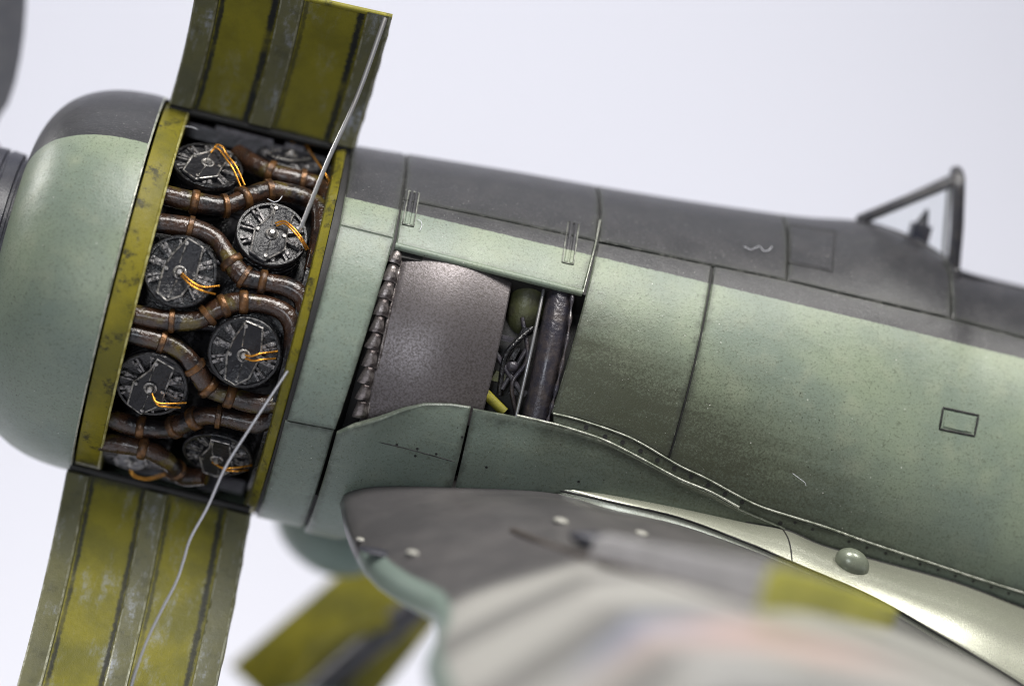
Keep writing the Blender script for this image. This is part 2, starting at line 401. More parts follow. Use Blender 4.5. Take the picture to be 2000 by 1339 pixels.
for th in (90, -86):                          # beams that close the bay at the top and the bottom hinge line
    V = []; F = []
    c = Vector((.12, -3.45*math.cos(rad(th)), 3.45*math.sin(rad(th)))); nn = c.copy(); nn.x = 0; nn.normalize(); tt = Vector((0, -nn.z, nn.y))
    box_geo(c, AX*1.46, tt*.30, nn*.14, V, F); box_geo(c+nn*.16-AX*.3, AX*.6, tt*.2, nn*.06, V, F); box_geo(c+nn*.17+AX*.75, AX*.2, tt*.25, nn*.07, V, F)
    mk('bay_beam', V, F, M_ENG2, root)

PLATES = [[(-.16, .66), (.20, .62), (.33, .05), (.24, -.46), (.02, -.68), (-.22, -.62), (-.33, -.1), (-.30, .22)],
          [(-.12, .66), (.26, .6), (.30, .0), (.36, -.30), (.05, -.70), (-.28, -.60), (-.36, -.06), (-.16, .34)]]
def head_meshes(var):
    # local frame: z outwards along the cylinder, x along the engine axis
    V = []; F = []; FM = []
    seg = 40; prof = []
    z = -1.5
    while z < -.2:
        prof += [(z, .60), (z+.02, .69), (z+.07, .69), (z+.09, .60)]; z += .15
    prof += [(-.14, .66), (-.12, .71), (-.02, .71), (0, .69), (0, .645), (-.07, .63), (-.09, .3), (-.09, .02)]
    for zz, r in prof:
        for k in range(seg): V.append(Vector((r*math.cos(2*math.pi*k/seg), r*math.sin(2*math.pi*k/seg), zz)))
    for i in range(len(prof)-1):
        for k in range(seg): F.append((i*seg+k, i*seg+(k+1) % seg, (i+1)*seg+(k+1) % seg, (i+1)*seg+k))
    FM = [0]*len(F)
    rn = random.Random(var)
    for k in range(20):
        pair = (.20 if k % 2 else -.20)
        a = 2*math.pi*(k+pair+rn.uniform(-.15, .15))/20; r0, r1 = .32, .635+rn.uniform(-.02, .01)
        c = Vector((math.cos(a)*(r0+r1)/2, math.sin(a)*(r0+r1)/2, -.045)); d = Vector((math.cos(a), math.sin(a), 0))
        n0 = len(F); box_geo(c, d*(r1-r0)/2, Vector((-d.y, d.x, 0))*rn.uniform(.016, .036), Vector((0, 0, rn.uniform(.030, .06))), V, F)
        FM += [1]*(len(F)-n0)
    for k in range(10):                      # studs between the fins
        a = 2*math.pi*(k*2+1.5)/20+rn.uniform(-.08, .08); rr = rn.uniform(.47, .57); c = Vector((math.cos(a)*rr, math.sin(a)*rr, -.05)); n0 = len(F)
        tube_geo([c-Vector((0, 0, .04)), c+Vector((0, 0, .045)), c+Vector((0, 0, .07))], lambda t: .06 if t < .8 else .035, 7, V, F); FM += [1]*(len(F)-n0)
    me = mk('engine_cylinder', V, F, [M_BLK, M_DRY], None, 35, None, FM)
    pl = [Vector((x, y, 0)) for x, y in PLATES[var]]
    V = []; F = []; m = len(pl)
    for z, s in ((-.08, 1), (.05, 1), (.075, .94), (.06, .86)):
        for p in pl: V.append(Vector((p.x*s, p.y*s, z)))
    for i in range(3):
        for k in range(m): F.append((i*m+k, i*m+(k+1) % m, (i+1)*m+(k+1) % m, (i+1)*m+k))
    top = 3*m; V.append(Vector((0, 0, .05))); ci = len(V)-1
    for k in range(m): F.append((top+k, top+(k+1) % m, ci))
    FM = [0]*len(F)
    n0 = len(F); tube_geo([p*.95+Vector((0, 0, .062)) for p in pl], .021, 6, V, F, closed=True)
    tube_geo([Vector((.11*math.cos(k*.52), -.04+.11*math.sin(k*.52), .065)) for k in range(12)], .028, 6, V, F, closed=True)
    tube_geo([pl[0]*.9+Vector((0, 0, .05)), Vector((-.08, .12, .075))], .014, 5, V, F)
    tube_geo([pl[4]*.9+Vector((0, 0, .05)), Vector((.02, -.2, .075))], .012, 5, V, F)
    for k in range(0, m, 2): tube_geo([pl[k]*.80+Vector((0, 0, .04)), pl[k]*.80+Vector((0, 0, .10))], .040, 6, V, F)
    tube_geo([Vector((0, -.04, .05)), Vector((0, -.04, .16))], lambda t: .075-.03*t, 8, V, F)
    FM += [1]*(len(F)-n0)
    cv = mk('rocker_cover', V, F, [M_COV, M_EDGE], None, 25, None, FM)
    return me, cv
protos = [head_meshes(0), head_meshes(1)]
used = set()
def put(o, name, parent, mat=None):
    if o.name not in used: used.add(o.name); c = o
    else: c = o.copy(); COL.objects.link(c)
    c.parent = parent
    if mat is not None: c.matrix_local = mat
    return c
CYL = [ # centre px, variant, plate spin, wire paths
    ((408, 322), 1, -18, [[(418, 292), (424, 283), (436, 288), (444, 303), (462, 326), (478, 362)], [(412, 298), (420, 289), (430, 294), (440, 308), (455, 330), (470, 364)]]),
    ((356, 530), 0, -12, [[(352, 530), (372, 548), (395, 560), (428, 558)], [(354, 538), (372, 556), (396, 568), (420, 574)]]),
    ((298, 752), 1, -10, [[(297, 768), (303, 783), (322, 788), (364, 786)], [(300, 774), (308, 790), (325, 794), (352, 795)]]),
    ((254, 893), 0, -6, [[(255, 918), (265, 930), (290, 934), (326, 924)]]),
    ((571, 309), 0, -30, [[(566, 284), (578, 273), (592, 277), (612, 306), (634, 338), (648, 362)]]),
    ((531, 456), 1, -6, [[(537, 436), (556, 432), (575, 447), (590, 466), (602, 486)], [(540, 441), (556, 437), (573, 452), (588, 470), (598, 488)]]),
    ((481, 690), 0, -3, [[(474, 692), (490, 695), (510, 690), (542, 686)], [(478, 699), (494, 704), (512, 702), (538, 700)]]),
    ((428, 890), 1, 8, [[(415, 902), (432, 912), (455, 913), (492, 908)], [(425, 908), (440, 917), (462, 919), (484, 917)]]),
]
EXTRA = []
for i, (c, var, spin, wires) in enumerate(CYL):
    p = cyl_hit(*c, 3.5); s = -.74 if i < 4 else .83
    th = math.atan2(p.z, -p.y); z = Vector((0, -math.cos(th), math.sin(th))); x = AX; y = z.cross(x)
    Mx = Matrix((x, y, z)).transposed().to_4x4(); Mx.translation = Vector((p.x*.5+s*.5, 0, 0))+z*3.5
    h, cv = protos[var]
    hd = put(h, 'engine_cylinder', root, Mx)
    put(cv, 'rocker_cover', hd, Matrix.Rotation(rad(spin), 4, 'Z'))
    inv = Mx.inverted()
    for wpts in wires:
        n = len(wpts)
        pts = [inv @ cyl_hit(a, b, 3.5+.10+.13*math.sin(math.pi*k/(n-1))-.10*(k == n-1)) for k, (a, b) in enumerate(wpts)]
        tube('ignition_wire', pts, .020, M_COP, hd, 7, 22)
# plumbing under the heads
for k in range(7):
    r = random.Random(k); a = rad(-65+22*k); pts = [Vector((-1.3+i*.7, -(2.65+r.uniform(0, .2))*math.cos(a+r.uniform(-.08, .08)), 2.75*math.sin(a+r.uniform(-.1, .1)))) for i in range(5)]
    tube('oil_pipe', pts, .07, M_ENG2, root, 8, 20)

# ------------------------------------------------------------------ exhaust pipes
PIPES = [
 ([(462, 300), (500, 324), (540, 341), (580, 351), (618, 361), (640, 380), (644, 410)], .205, 3.42, [.30, .55]),
 ([(318, 380), (385, 396), (440, 402), (480, 386), (520, 374), (560, 377), (600, 388), (624, 412), (626, 460), (612, 530)], .205, 3.45, [.11, .23, .33, .46]),
 ([(300, 434), (375, 446), (420, 466), (445, 502), (475, 540), (512, 550), (560, 560), (590, 580), (594, 610)], .20, 3.45, [.13, .42, .52, .64]),
 ([(258, 613), (330, 626), (390, 624), (422, 604), (465, 590), (520, 595), (558, 612), (574, 645), (568, 700)], .20, 3.42, [.15, .31, .43, .54]),
 ([(250, 650), (320, 668), (358, 690), (384, 722), (410, 758), (450, 774), (492, 786), (545, 790)], .20, 3.42, [.14, .42, .56, .72]),
 ([(208, 814), (265, 832), (320, 838), (350, 830), (395, 812), (440, 815), (500, 826), (548, 815)], .20, 3.40, [.17, .40, .53, .68]),
 ([(196, 862), (260, 872), (298, 882), (330, 902), (356, 928), (400, 930)], .19, 3.74, [.30, .72]),
]
for px, r, R, cl in PIPES:
    n = 60
    pts = cat([cyl_hit(a, b, R-.06) for a, b in px], n)
    o = tube('exhaust_pipe', pts, lambda t: r*(.97+.06*math.sin(t*17)), M_PIPE, root, 14)
    for t in cl:
        k = min(max(int(t*(n-1)), 1), n-2); d = (pts[k+1]-pts[k-1]).normalized(); c = pts[k]
        w = random.uniform(.06, .10)
        tube('pipe_clamp', [c-d*w, c-d*w*.7, c+d*w*.7, c+d*w], lambda t: r*1.22 if .2 < t < .8 else r*1.02, M_CLAMP, o, 14)

# ------------------------------------------------------------------ hinged cowl panels
def flap(name, q, bulge, mat, ribs, lip=False, thick=.07, hs=1):
    """q: four corners hinge-left, hinge-right, outer-right, outer-left (3D); inner face looks at the viewer"""
    def pt(u, v, o=0):
        p = q[0].lerp(q[1], u).lerp(q[3].lerp(q[2], u), v)
        return p + FF*(bulge*math.sin(math.pi*v)-o)
    nu, nv = 40, 16; V = []; F = []; uv = []
    for o in (0, -thick):
        for j in range(nv+1):
            for i in range(nu+1):
                u, v = i/nu, j/nv; rg = .012*math.sin(v*31+o)*(i in (0, nu))
                V.append(pt(u, v, o)+AX*rg); uv.append((u, v))
    m = (nu+1)*(nv+1); a = lambda o, i, j: o*m+j*(nu+1)+i
    for j in range(nv):
        for i in range(nu):
            F.append((a(0, i, j), a(0, i+1, j), a(0, i+1, j+1), a(0, i, j+1))); F.append((a(1, i, j), a(1, i, j+1), a(1, i+1, j+1), a(1, i+1, j)))
    nin = len(F)
    for i in range(nu): F += [(a(0, i, 0), a(1, i, 0), a(1, i+1, 0), a(0, i+1, 0)), (a(0, i, nv), a(0, i+1, nv), a(1, i+1, nv), a(1, i, nv))]
    for j in range(nv): F += [(a(0, 0, j), a(0, 0, j+1), a(1, 0, j+1), a(1, 0, j)), (a(0, nu, j), a(1, nu, j), a(1, nu, j+1), a(0, nu, j+1))]
    fm = [k % 2 for k in range(nin)]+[1]*(len(F)-nin)
    o = mk(name, V, F, [mat, M_COWL], root, 35, uv, fm)
    for u0, u1 in ribs:
        V = []; F = []; fr = []; prof = [(0, -.02), (.02, .12), (.10, .15), (.5, .13), (.90, .15), (.98, .12), (1, -.02)]
        n = 18
        for j in range(n+1):
            v = .012+.982*j/n
            for x, h in prof: V.append(pt(u0+(u1-u0)*x, v, h))
        k = len(prof)
        for j in range(n):
            for i in range(k-1): F.append((j*k+i, j*k+i+1, (j+1)*k+i+1, (j+1)*k+i)); fr.append(1 if i in (1, 4) else 0)
        F += [tuple(range(k-1, -1, -1)), tuple(n*k+i for i in range(k))]
        mk('rib', V, F, [M_RIB, M_WORN4], o, 20, None, fr+[0, 0])
    if lip: tube('lip', [pt(i/12, 1, .02) for i in range(13)], .06, M_OLV, o, 8)
    tube('hinge', [pt(.01+.98*i/12, .0, .0)+Vector((0, 0, .05*hs)) for i in range(13)], .085, M_CORE, o, 10)
    return o
RB = [(.0, .125), (.43, .55), (.872, 1.)]
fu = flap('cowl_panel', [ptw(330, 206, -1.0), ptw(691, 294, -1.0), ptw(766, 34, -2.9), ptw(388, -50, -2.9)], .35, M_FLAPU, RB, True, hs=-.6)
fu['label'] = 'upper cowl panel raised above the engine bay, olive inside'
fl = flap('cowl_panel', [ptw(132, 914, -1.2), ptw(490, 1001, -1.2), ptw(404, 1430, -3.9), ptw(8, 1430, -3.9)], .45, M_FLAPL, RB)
fl['label'] = 'lower cowl panel hanging open below the engine bay, scuffed olive inside'
tube('stay_rod', [ptw(752, 36, -3.0), ptw(697, 190, -3.3), ptw(640, 315, -3.6), ptw(587, 446, -3.82)], lambda t: .052-.012*t, M_STEEL, root, 10, 24)
tube('stay_wire', [ptw(562, 724, -4.05), ptw(528, 775, -4.08), ptw(484, 842, -4.1), ptw(440, 912, -4.1), ptw(405, 990, -4.1), ptw(372, 1050, -4.1), ptw(358, 1095, -4.1), ptw(344, 1136, -4.1), ptw(315, 1192, -4.1), ptw(290, 1243, -4.1), ptw(272, 1290, -4.1), ptw(255, 1345, -4.05), ptw(240, 1420, -3.9)], .027, M_WIRE, root, 8, 60)

# ------------------------------------------------------------------ fuselage core and skin panels
def core():
    V = []; F = []; n = 180; ss = [1.9+.2*i for i in range(112)]
    for s in ss:
        for k in range(n):
            t = 2*k/n*180; t = t-360 if t > 180 else t
            V.append(fp(s, 2*math.pi*k/n, -.72 if 3.0 < s < 7.15 and -46 < t < 34 else -.075))
    for i in range(len(ss)-1):
        for k in range(n): F.append((i*n+k, i*n+(k+1) % n, (i+1)*n+(k+1) % n, (i+1)*n+k))
    F += [tuple(range(n-1, -1, -1)), tuple((len(ss)-1)*n+k for k in range(n))]
    return mk('fuselage_core', V, F, M_CORE, root)
core()
def shift(l, ds=0): return [Vector((p.x+ds, p.y, 0)) for p in l]
TOPA = 128
L1 = [(662, 440), (770, 467)]
panel('skin_panel', [S(1.92, TOPA), S(hit(790, 310).x, TOPA)], H(*L1), M_FUS, root, nu=14, nv=40)
panel('skin_panel', H(*L1), H((560, 820), (655, 838)), M_SIDE, root, off=.045, nu=14, nv=24)
c0, c1 = hit(795, 310).x, hit(1168, 370).x
L2 = [(786, 388), (820, 396), (985, 430), (1165, 470)]
panel('skin_panel', [S(c0, TOPA), S(c1, TOPA)], H(*L2), M_FUS, root, nu=24, nv=40)
C2 = panel('skin_panel', H(*L2), H((772, 478), (1138, 572)), M_FUS, root, nu=24, nv=14)
tube('rolled_edge', [onf(772+(1137-772)*i/14, 480+(572-480)*i/14, .0) for i in range(15)], .075, M_FUSP, root, 10)
L3 = [(1172, 470), (1280, 494), (1392, 518), (1538, 547), (1700, 586), (1860, 622), (2010, 662), (2110, 687)]
DX = lambda a, b: [a+(b-a)*i/16 for i in range(17)]
def L3y(x):
    for (a, b), (c, d) in zip(L3, L3[1:]):
        if x <= c: return b+(d-b)*(x-a)/(c-a)
d1, d2, d3, d4 = hit(1169.5, 380).x, hit(1540, 440).x, hit(1864, 540).x, hit(2110, 660).x
panel('skin_panel', [S(d1, TOPA), S(d2, TOPA)], H(*[(x, L3y(x)) for x in DX(1170, 1536)]), M_FUS, root, nu=26, nv=40)
panel('skin_panel', [S(d2, TOPA), S(d3, TOPA)], H(*[(x, L3y(x)) for x in DX(1537, 1857)]), M_FUS, root, nu=26, nv=40)
panel('skin_panel', [S(d3, TOPA), S(d4, TOPA)], H(*[(x, L3y(x)) for x in DX(1859, 2110)]), M_FUS, root, nu=14, nv=40)
# side panels behind the exhaust
FAIR = [(1076, 806), (1126, 818), (1200, 842), (1250, 864), (1325, 908), (1380, 934), (1450, 972), (1492, 991), (1559, 1012), (1617, 1030), (1701, 1060), (1826, 1101), (1910, 1129), (2000, 1157), (2110, 1190)]
def fairy(x):
    for (a, b), (c, d) in zip(FAIR, FAIR[1:]):
        if x <= c: return b+(d-b)*(x-a)/(c-a)
panel('skin_panel', H((1168, 472), (1280, 494), (1392, 517)), H((1076, 808), (1126, fairy(1126)), (1200, fairy(1200)), (1250, fairy(1250)), (1305, fairy(1305))), M_FUS, root, nu=24, nv=40, off=-.005)
panel('skin_panel', H(*[(x, L3y(x)) for x in DX(1394, 1750)+DX(1770, 2110)]), H(*[(x, fairy(x)) for x in (1307, 1325, 1380, 1450, 1492, 1559, 1617, 1701, 1826, 1910, 2000, 2080)]), M_FUS, root, nu=50, nv=40, off=.006)
def ridge(name, pts, r, off, mat, n=None):
    return tube(name, [onf(a, b, off) for a, b in pts], r, mat, root, 8, n)
ridge('seam_ridge', [(1172, 430), (1164, 472), (1152, 520), (1139, 570)], .013, .006, M_WORN_LIT, 20)
# inset frames of small hatches on the skin: proud plates with a real gap round them
def plate(name, tl, tr, br, bl, parent, off=.022, mat=None, nu=4, nv=4, gap=.0, th=.06):
    return panel(name, H(tl, tr), H(bl, br), mat or M_FUSP, parent, off=off, thick=th, gap=gap, nu=nu, nv=nv, bev=.012, drop=.012)
def outline(name, quad, r, off, mat, parent=root):
    pts = []
    for (a, b), (c, d) in zip(quad, quad[1:]+quad[:1]):
        for i in range(8): pts.append(onf(a+(c-a)*i/8, b+(d-b)*i/8, off))
    v, f = tube_geo(pts, r, 6, closed=True); return mk(name, v, f, mat, parent, 60)
hq = [(1842, 796), (1911, 811), (1903, 851), (1835, 837)]
outline('hatch_joint', hq, .026, .003, M_CORE); hp = [(1847, 802), (1905, 815), (1898, 845), (1841, 833)]
plate('access_hatch', *hp, root, off=.028)
hq = [(1541, 438), (1632, 452), (1626, 531), (1540, 513)]
outline('hatch_joint', hq, .014, .0, M_CORE); plate('access_hatch', (1545, 440), (1629, 455), (1623, 527), (1543, 509), root, off=.012)
for (tl, tr, br, bl) in [((799, 373), (819, 377), (808, 442), (786, 437)), ((1110, 433), (1131, 438), (1120, 516), (1098, 511))]:
    hg = outline('hinge', [tl, tr, br, bl], .013, .016, M_WORN3)
    md = lambda p, q, t: (p[0]+(q[0]-p[0])*t, p[1]+(q[1]-p[1])*t)
    plate('hinge_leaf', md(tl, tr, .15), md(tl, tr, .46), md(bl, br, .46), md(bl, br, .15), hg, off=.03)
    plate('hinge_leaf', md(tl, tr, .60), md(tl, tr, .9), md(bl, br, .9), md(bl, br, .60), hg, off=.03)

# lower front panels and wing fairing
panel('skin_panel', H((556, 822), (653, 840)), H((500, 1010), (588, 1036))+[], M_LOW, root, nu=14, nv=20)
bt = [S(1.9, -95), S(3.0, -95)]
panel('skin_panel', H((500, 1010), (588, 1036)), [S(1.93, -150), S(2.9, -150)], M_LOW, root, nu=14, nv=20, gap=0)
FT = [(657, 842), (690, 826), (740, 812), (790, 794), (830, 785), (885, 787), (940, 796), (1010, 811), (1075, 826), (1118, 838), (1180, 859), (1243, 890), (1325, 934), (1388, 960), (1442, 990), (1534, 1030)]
FB = [(592, 1038), (640, 1046), (690, 1040), (760, 1018), (860, 998), (960, 985), (1040, 966), (1120, 963), (1200, 973), (1325, 996), (1450, 1022), (1534, 1036)]
def bulge(u, v): return .10*max(0, 1-v*4)**1.5
ft = H(*FT); fb = H(*FB)
i0 = 6
LN = [(921, 824), (892, 930)]
panel('fairing_panel', H(*FT[:7])[:6]+[hit(921, 793)], H((592, 1038), (650, 1046), (720, 1030), (800, 1005), (872, 995)), M_LOW, root, off=.07, nu=30, nv=30, fn=lambda u, v: .10*max(0, 1-v*5)**1.6*math.sin(math.pi*min(1, u*1.25+.05)), gap=.012)
panel('fairing_panel', H((923, 794), *FT[7:]), H((876, 995), *FB[5:]), M_LOW, root, off=.07, nu=40, nv=30, fn=lambda u, v: .05*max(0, 1-v*5)**1.6, gap=.012)
# rivet strip
G1 = [(1080, 810)]+[(x, fairy(x)+2) for x in (1126, 1200, 1250, 1325, 1380, 1450, 1492, 1559, 1617, 1701, 1826, 1910, 2000, 2080)]
G2 = [(1080, 830), (1118, 841), (1180, 862), (1243, 893), (1325, 937), (1388, 963), (1442, 994), (1534, 1034), (1605, 1064), (1701, 1092), (1868, 1138), (2000, 1186), (2080, 1212)]
strip = panel('fairing_strip', H(*G1), H(*G2), M_LOW, root, off=.02, nu=60, nv=5, gap=.004, bev=.015)
ridge('seam_ridge', [(x, fairy(x)) for x in (1080, 1126, 1200, 1250, 1325, 1380, 1450, 1492, 1559, 1617, 1701, 1826, 1910, 2000, 2080)], .020, .025, M_WORN_LIT, 70)  # pale colour paints the highlight along the ridge
ridge('seam_ridge', [(1010, 811), (1075, 826), (1118, 838), (1180, 859), (1243, 890), (1325, 934), (1388, 960), (1443, 990)], .024, .075, M_WORN_LIT, 40)
V = []; F = []
tube_geo([Vector((0, 0, -.02)), Vector((0, 0, .006))], .036, 10, V, F)
rv = mk('rivet', V, F, M_CORE, strip, 60)
RV = [(1098, 832), (1145, 834), (1182, 852), (1216, 863), (1251, 880), (1284, 898), (1317, 914), (1350, 930), (1383, 947), (1416, 964), (1449, 980), (1524, 1021), (1553, 1020), (1587, 1033), (1658, 1057), (1693, 1069), (1730, 1080), (1763, 1090), (1797, 1101), (1832, 1112), (1866, 1124), (1901, 1134), (1936, 1146), (1970, 1158)]
first = True
def rivet_at(px, py, off, sc=1, parent=strip):
    global first
    q = hit(px, py, off); p = fp(q.x, q.y, off); nrm = (fp(q.x, q.y, off+.1)-p).normalized()
    o = rv if first else rv.copy()
    if not first: COL.objects.link(o)
    first = False; o.parent = parent
    m = nrm.to_track_quat('Z', 'Y').to_matrix().to_4x4(); m.translation = p; o.matrix_local = m @ Matrix.Scale(sc, 4)
for i, (a, b) in enumerate(RV): rivet_at(a, b, .021, 1.3 if i < 12 else .9)
for a, b in [(741, 859), (775, 868), (815, 876), (852, 886), (811, 890), (903, 853), (700, 850), (950, 912), (1130, 940)]: rivet_at(a, b, .072, .75, strip)
tube('seam_groove', [onf(672, 848, .07), onf(780, 872, .07), onf(888, 901, .07)], .013, M_CORE, root, 6, 16)

# ------------------------------------------------------------------ exhaust opening
panel('exhaust_shutter', H((790, 486), (1004, 543)), H((700, 835), (938, 835)), M_SHUT, root, off=-.16, thick=.10, gap=0, nu=24, nv=30, fn=lambda u, v: .16*math.sin(math.pi*u))
V = []; F = []
for i in range(7):
    for j in range(7):
        a = -math.pi/2+math.pi*i/6; b = -math.pi/2+math.pi*j/6
        V.append(Vector((.115*math.sin(a)*(1-.25*math.sin(b)), .155*math.sin(b), .13*math.cos(a)*(.55+.45*math.cos(b))*(.8+.2*math.sin(b)))))
for i in range(6):
    for j in range(6): F.append((i*7+j, (i+1)*7+j, (i+1)*7+j+1, i*7+j+1))
lv0 = None
for k in range(10):
    t = k/9; a, b = 774+(706-774)*t-5*math.sin(math.pi*t), 500+(800-500)*t
    q = hit(a, b, -.08); p = fp(q.x, q.y, -.12); nz = (fp(q.x, q.y, .1)-p).normalized(); y = (fp(q.x, q.y+.1, 0)-fp(q.x, q.y-.1, 0)).normalized(); x = y.cross(nz)
    m = Matrix((x, y, nz)).transposed().to_4x4(); m.translation = p
    m = m @ Matrix.Rotation(random.uniform(-.15, .15), 4, 'Z') @ Matrix.Scale(random.uniform(1.0, 1.2), 4)
    if lv0 is None: lv0 = mk('exhaust_louvre', V, F, M_LOUV, root, 60); o = lv0
    else: o = lv0.copy(); COL.objects.link(o)
    o.parent = root; o.matrix_local = m
tube('louvre_rail', [onf(786, 497, -.14), onf(752, 650, -.14), onf(718, 806, -.14)], .035, M_LOUV, root, 8, 16)
tube('exhaust_duct', [onf(1096, 560, -.28), onf(1072, 690, -.28), onf(1040, 842, -.28)], .26, M_TUBE, root, 18, 12)
tube('duct_seam', [onf(1118, 574, -.05), onf(1108, 660, -.04), onf(1086, 760, -.05), onf(1068, 828, -.05)], lambda t: .035+.015*math.sin(t*40), M_TUBE, root, 8, 40)
tube('linkage_rod', [onf(1062, 565, -.2), onf(1036, 690, -.2), onf(1004, 830, -.2)], .035, M_STEEL, root, 8, 8)
def blob(name, c, r, mat, parent=root, n=20, m=12, sq=(1, 1, 1), rot=None):
    V = []; F = []
    for i in range(m+1):
        a = -math.pi/2+math.pi*i/m
        for k in range(n):
            b = 2*math.pi*k/n; p = Vector((r*sq[0]*math.cos(a)*math.cos(b), r*sq[1]*math.cos(a)*math.sin(b), r*sq[2]*math.sin(a)))
            V.append(Vector(c)+(rot @ p if rot else p))
    for i in range(m):
        for k in range(n): F.append((i*n+k, i*n+(k+1) % n, (i+1)*n+(k+1) % n, (i+1)*n+k))
    return mk(name, V, F, mat, parent, 60)
M_TANK = simple('oil tank green', (.075, .08, .035), .4, 0, (.05, .05, .03), 2.5, .3, 14)
blob('oil_tank', onf(1028, 600, -.62), .52, M_TANK, sq=(.75, .6, 1.15))
tube('strut', [onf(932, 752, -.3), onf(985, 805, -.2)], .10, M_OLV, root, 10)
tube('linkage_rod', [onf(968, 690, -.4), onf(1020, 770, -.4)], .06, M_ENG2, root, 8)
tube('linkage_rod', [onf(1030, 680, -.42), onf(980, 760, -.42)], .05, M_ENG2, root, 8)
for k, (a, b, dx, dz, dd) in enumerate(((985, 660, .16, .05, .5), (1018, 655, .05, .18, .45), (975, 735, .12, .10, .5), (1012, 765, .16, .06, .48), (1005, 690, .05, .12, .35))):
    V = []; F = []; box_geo(onf(a, b, -dd), AX*dx, Vector((0, .08, 0)), Vector((.03, 0, dz)), V, F)
    mk('bracket', V, F, (M_ENG2, M_BLK, M_TANK)[k % 3], root)
tube('hose', [onf(1040, 640, -.4), onf(1008, 668, -.3), onf(985, 700, -.35), onf(975, 770, -.45)], .055, M_BLK, root, 8, 24)
tube('hose', [onf(1020, 620, -.42), onf(1030, 700, -.38), onf(1000, 750, -.36), onf(1010, 820, -.45)], .045, M_TUBE, root, 8, 24)
blob('linkage_joint', onf(1000, 715, -.4), .12, M_ENG2)

# ------------------------------------------------------------------ windscreen
A = onf(1688, 440); Bt = pty(1872, 350, -.35); Cc = onf(1864, 520)
Ft = pty(1862, 348, -.35)
mir = lambda p: Vector((p.x, -p.y, p.z))
ws = bpy.data.objects.new('windscreen', None); COL.objects.link(ws); ws.parent = root
A2 = Vector((A.x, -.75, lerp_tab(HT, A.x)*math.sqrt(1-(.75/3.98)**2)))
A2 = onf(1676, 431)
arch = [Cc+Vector((0, .0, -.1)), Cc.lerp(Bt, .45)+Vector((0, -.06, 0)), Cc.lerp(Bt, .85)+Vector((0, -.03, 0)), Bt, Vector((Bt.x, 0, Bt.z+.14)), mir(Bt), mir(Cc)]
tube('frame', arch[:5], .145, M_FRAME, ws, 6)
tube('frame', arch[4:], .045, M_TANK, ws, 6)
for sgn in (1, -1):
    f = (lambda p: p) if sgn > 0 else mir
    tube('frame', [f(A2), f(A2.lerp(Bt, .5)), f(Bt)], .115 if sgn > 0 else .045, M_FRAME, ws, 6)
    base = [A2, onf(1760, 457), onf(1815, 485), Cc]
    tube('frame', [f(p) for p in base], .06, M_FRAME, ws, 10, 24)
    n = N('windscreen glass')
    for nd in list(n.t.nodes):
        if nd.type == 'BSDF_PRINCIPLED': n.t.nodes.remove(nd)
    gl = n.t.nodes.new('ShaderNodeBsdfGlossy'); gl.inputs['Roughness'].default_value = .05; tr = n.t.nodes.new('ShaderNodeBsdfTransparent'); tr.inputs[0].default_value = (.975, .985, .985, 1)
    mx = n.t.nodes.new('ShaderNodeMixShader'); mx.inputs[0].default_value = .035
    n.t.links.new(tr.outputs[0], mx.inputs[1]); n.t.links.new(gl.outputs[0], mx.inputs[2]); n.t.links.new(mx.outputs[0], n.t.nodes['Material Output'].inputs[0])
    if sgn > 0: M_GLASS = n.m
    bs = cat([f(p) for p in base], 12); V = []; F = []
    for i, p in enumerate(bs):
        q = f(A2).lerp(f(Bt), i/11); V += [p, p.lerp(q, .5), q]
    for i in range(11):
        for k in range(2): F.append((i*3+k, i*3+k+1, i*3+4+k, i*3+3+k))
    mk('pane', V, F, M_GLASS, ws, 60)
mk('pane', [A2, Bt, mir(Bt), mir(A2)], [(0, 1, 2, 3)], M_GLASS, ws)
gs = pty(1800, 440, 0)
V = []; F = []
box_geo(gs+Vector((0, 0, -.22)), AX*.2, Vector((0, .16, 0)), Vector((0, 0, .24)), V, F); tube_geo([gs+Vector((0, 0, 0)), gs+Vector((.03, 0, .36))], lambda t: .15-.12*t, 8, V, F)
mk('gunsight', V, F, M_NAVY, root)
tube('cockpit_sill', [onf(1870, 532), onf(1935, 549), onf(2005, 566), onf(2080, 582)], .035, M_FRAME, root, 8, 20)
blob('frame_foot', onf(1868, 535, .02), .11, M_FUSP, sq=(1, .7, 1.3))

# ------------------------------------------------------------------ wing
ROOTPX = [(664, 992, -3.1), (668, 972, -3.1), (690, 957, -3.2), (740, 947, -3.35), (850, 943, -3.5), (1060, 948, -3.7), (1200, 985, -4.15), (1325, 1014, -4.38), (1450, 1060, -4.68), (1576, 1114, -4.95), (1701, 1168, -5.15), (1826, 1239, -5.4), (1910, 1289, -5.55), (1985, 1335, -5.65), (2080, 1400, -5.8)]
RP = [pty(*p) for p in ROOTPX]
ZU = [(p.x, p.z) for p in RP]
LE0, CH0 = ZU[0][0], 17.0; Z0 = ZU[0][1]
ZU = smooth_tab(ZU, 90) + [(LE0+CH0, Z0-.4)]
_le = [pty(a, b, y) for a, b, y in ((835, 1345, -13.5), (852, 1250, -10.8), (836, 1200, -9.2), (780, 1172, -8.0), (722, 1130, -6.6), (692, 1086, -5.4), (674, 1040, -4.3), (665, 992, -3.2))]
LEt = [(-25, _le[0].x+1.2)]+[(p.y, p.x) for p in _le]+[(-2.0, _le[-1].x-.02)]
DZt = smooth_tab([(-25, _le[0].z-Z0-.6)]+[(p.y, p.z-Z0) for p in _le]+[(-2.0, 0)], 60)
0 and print('LE', [(round(p.x, 2), round(p.y, 2), round(p.z, 2)) for p in _le])
CHt = [(-25, 13.), (-9, 15.5), (-2, CH0)]
LEs = smooth_tab(LEt, 60)
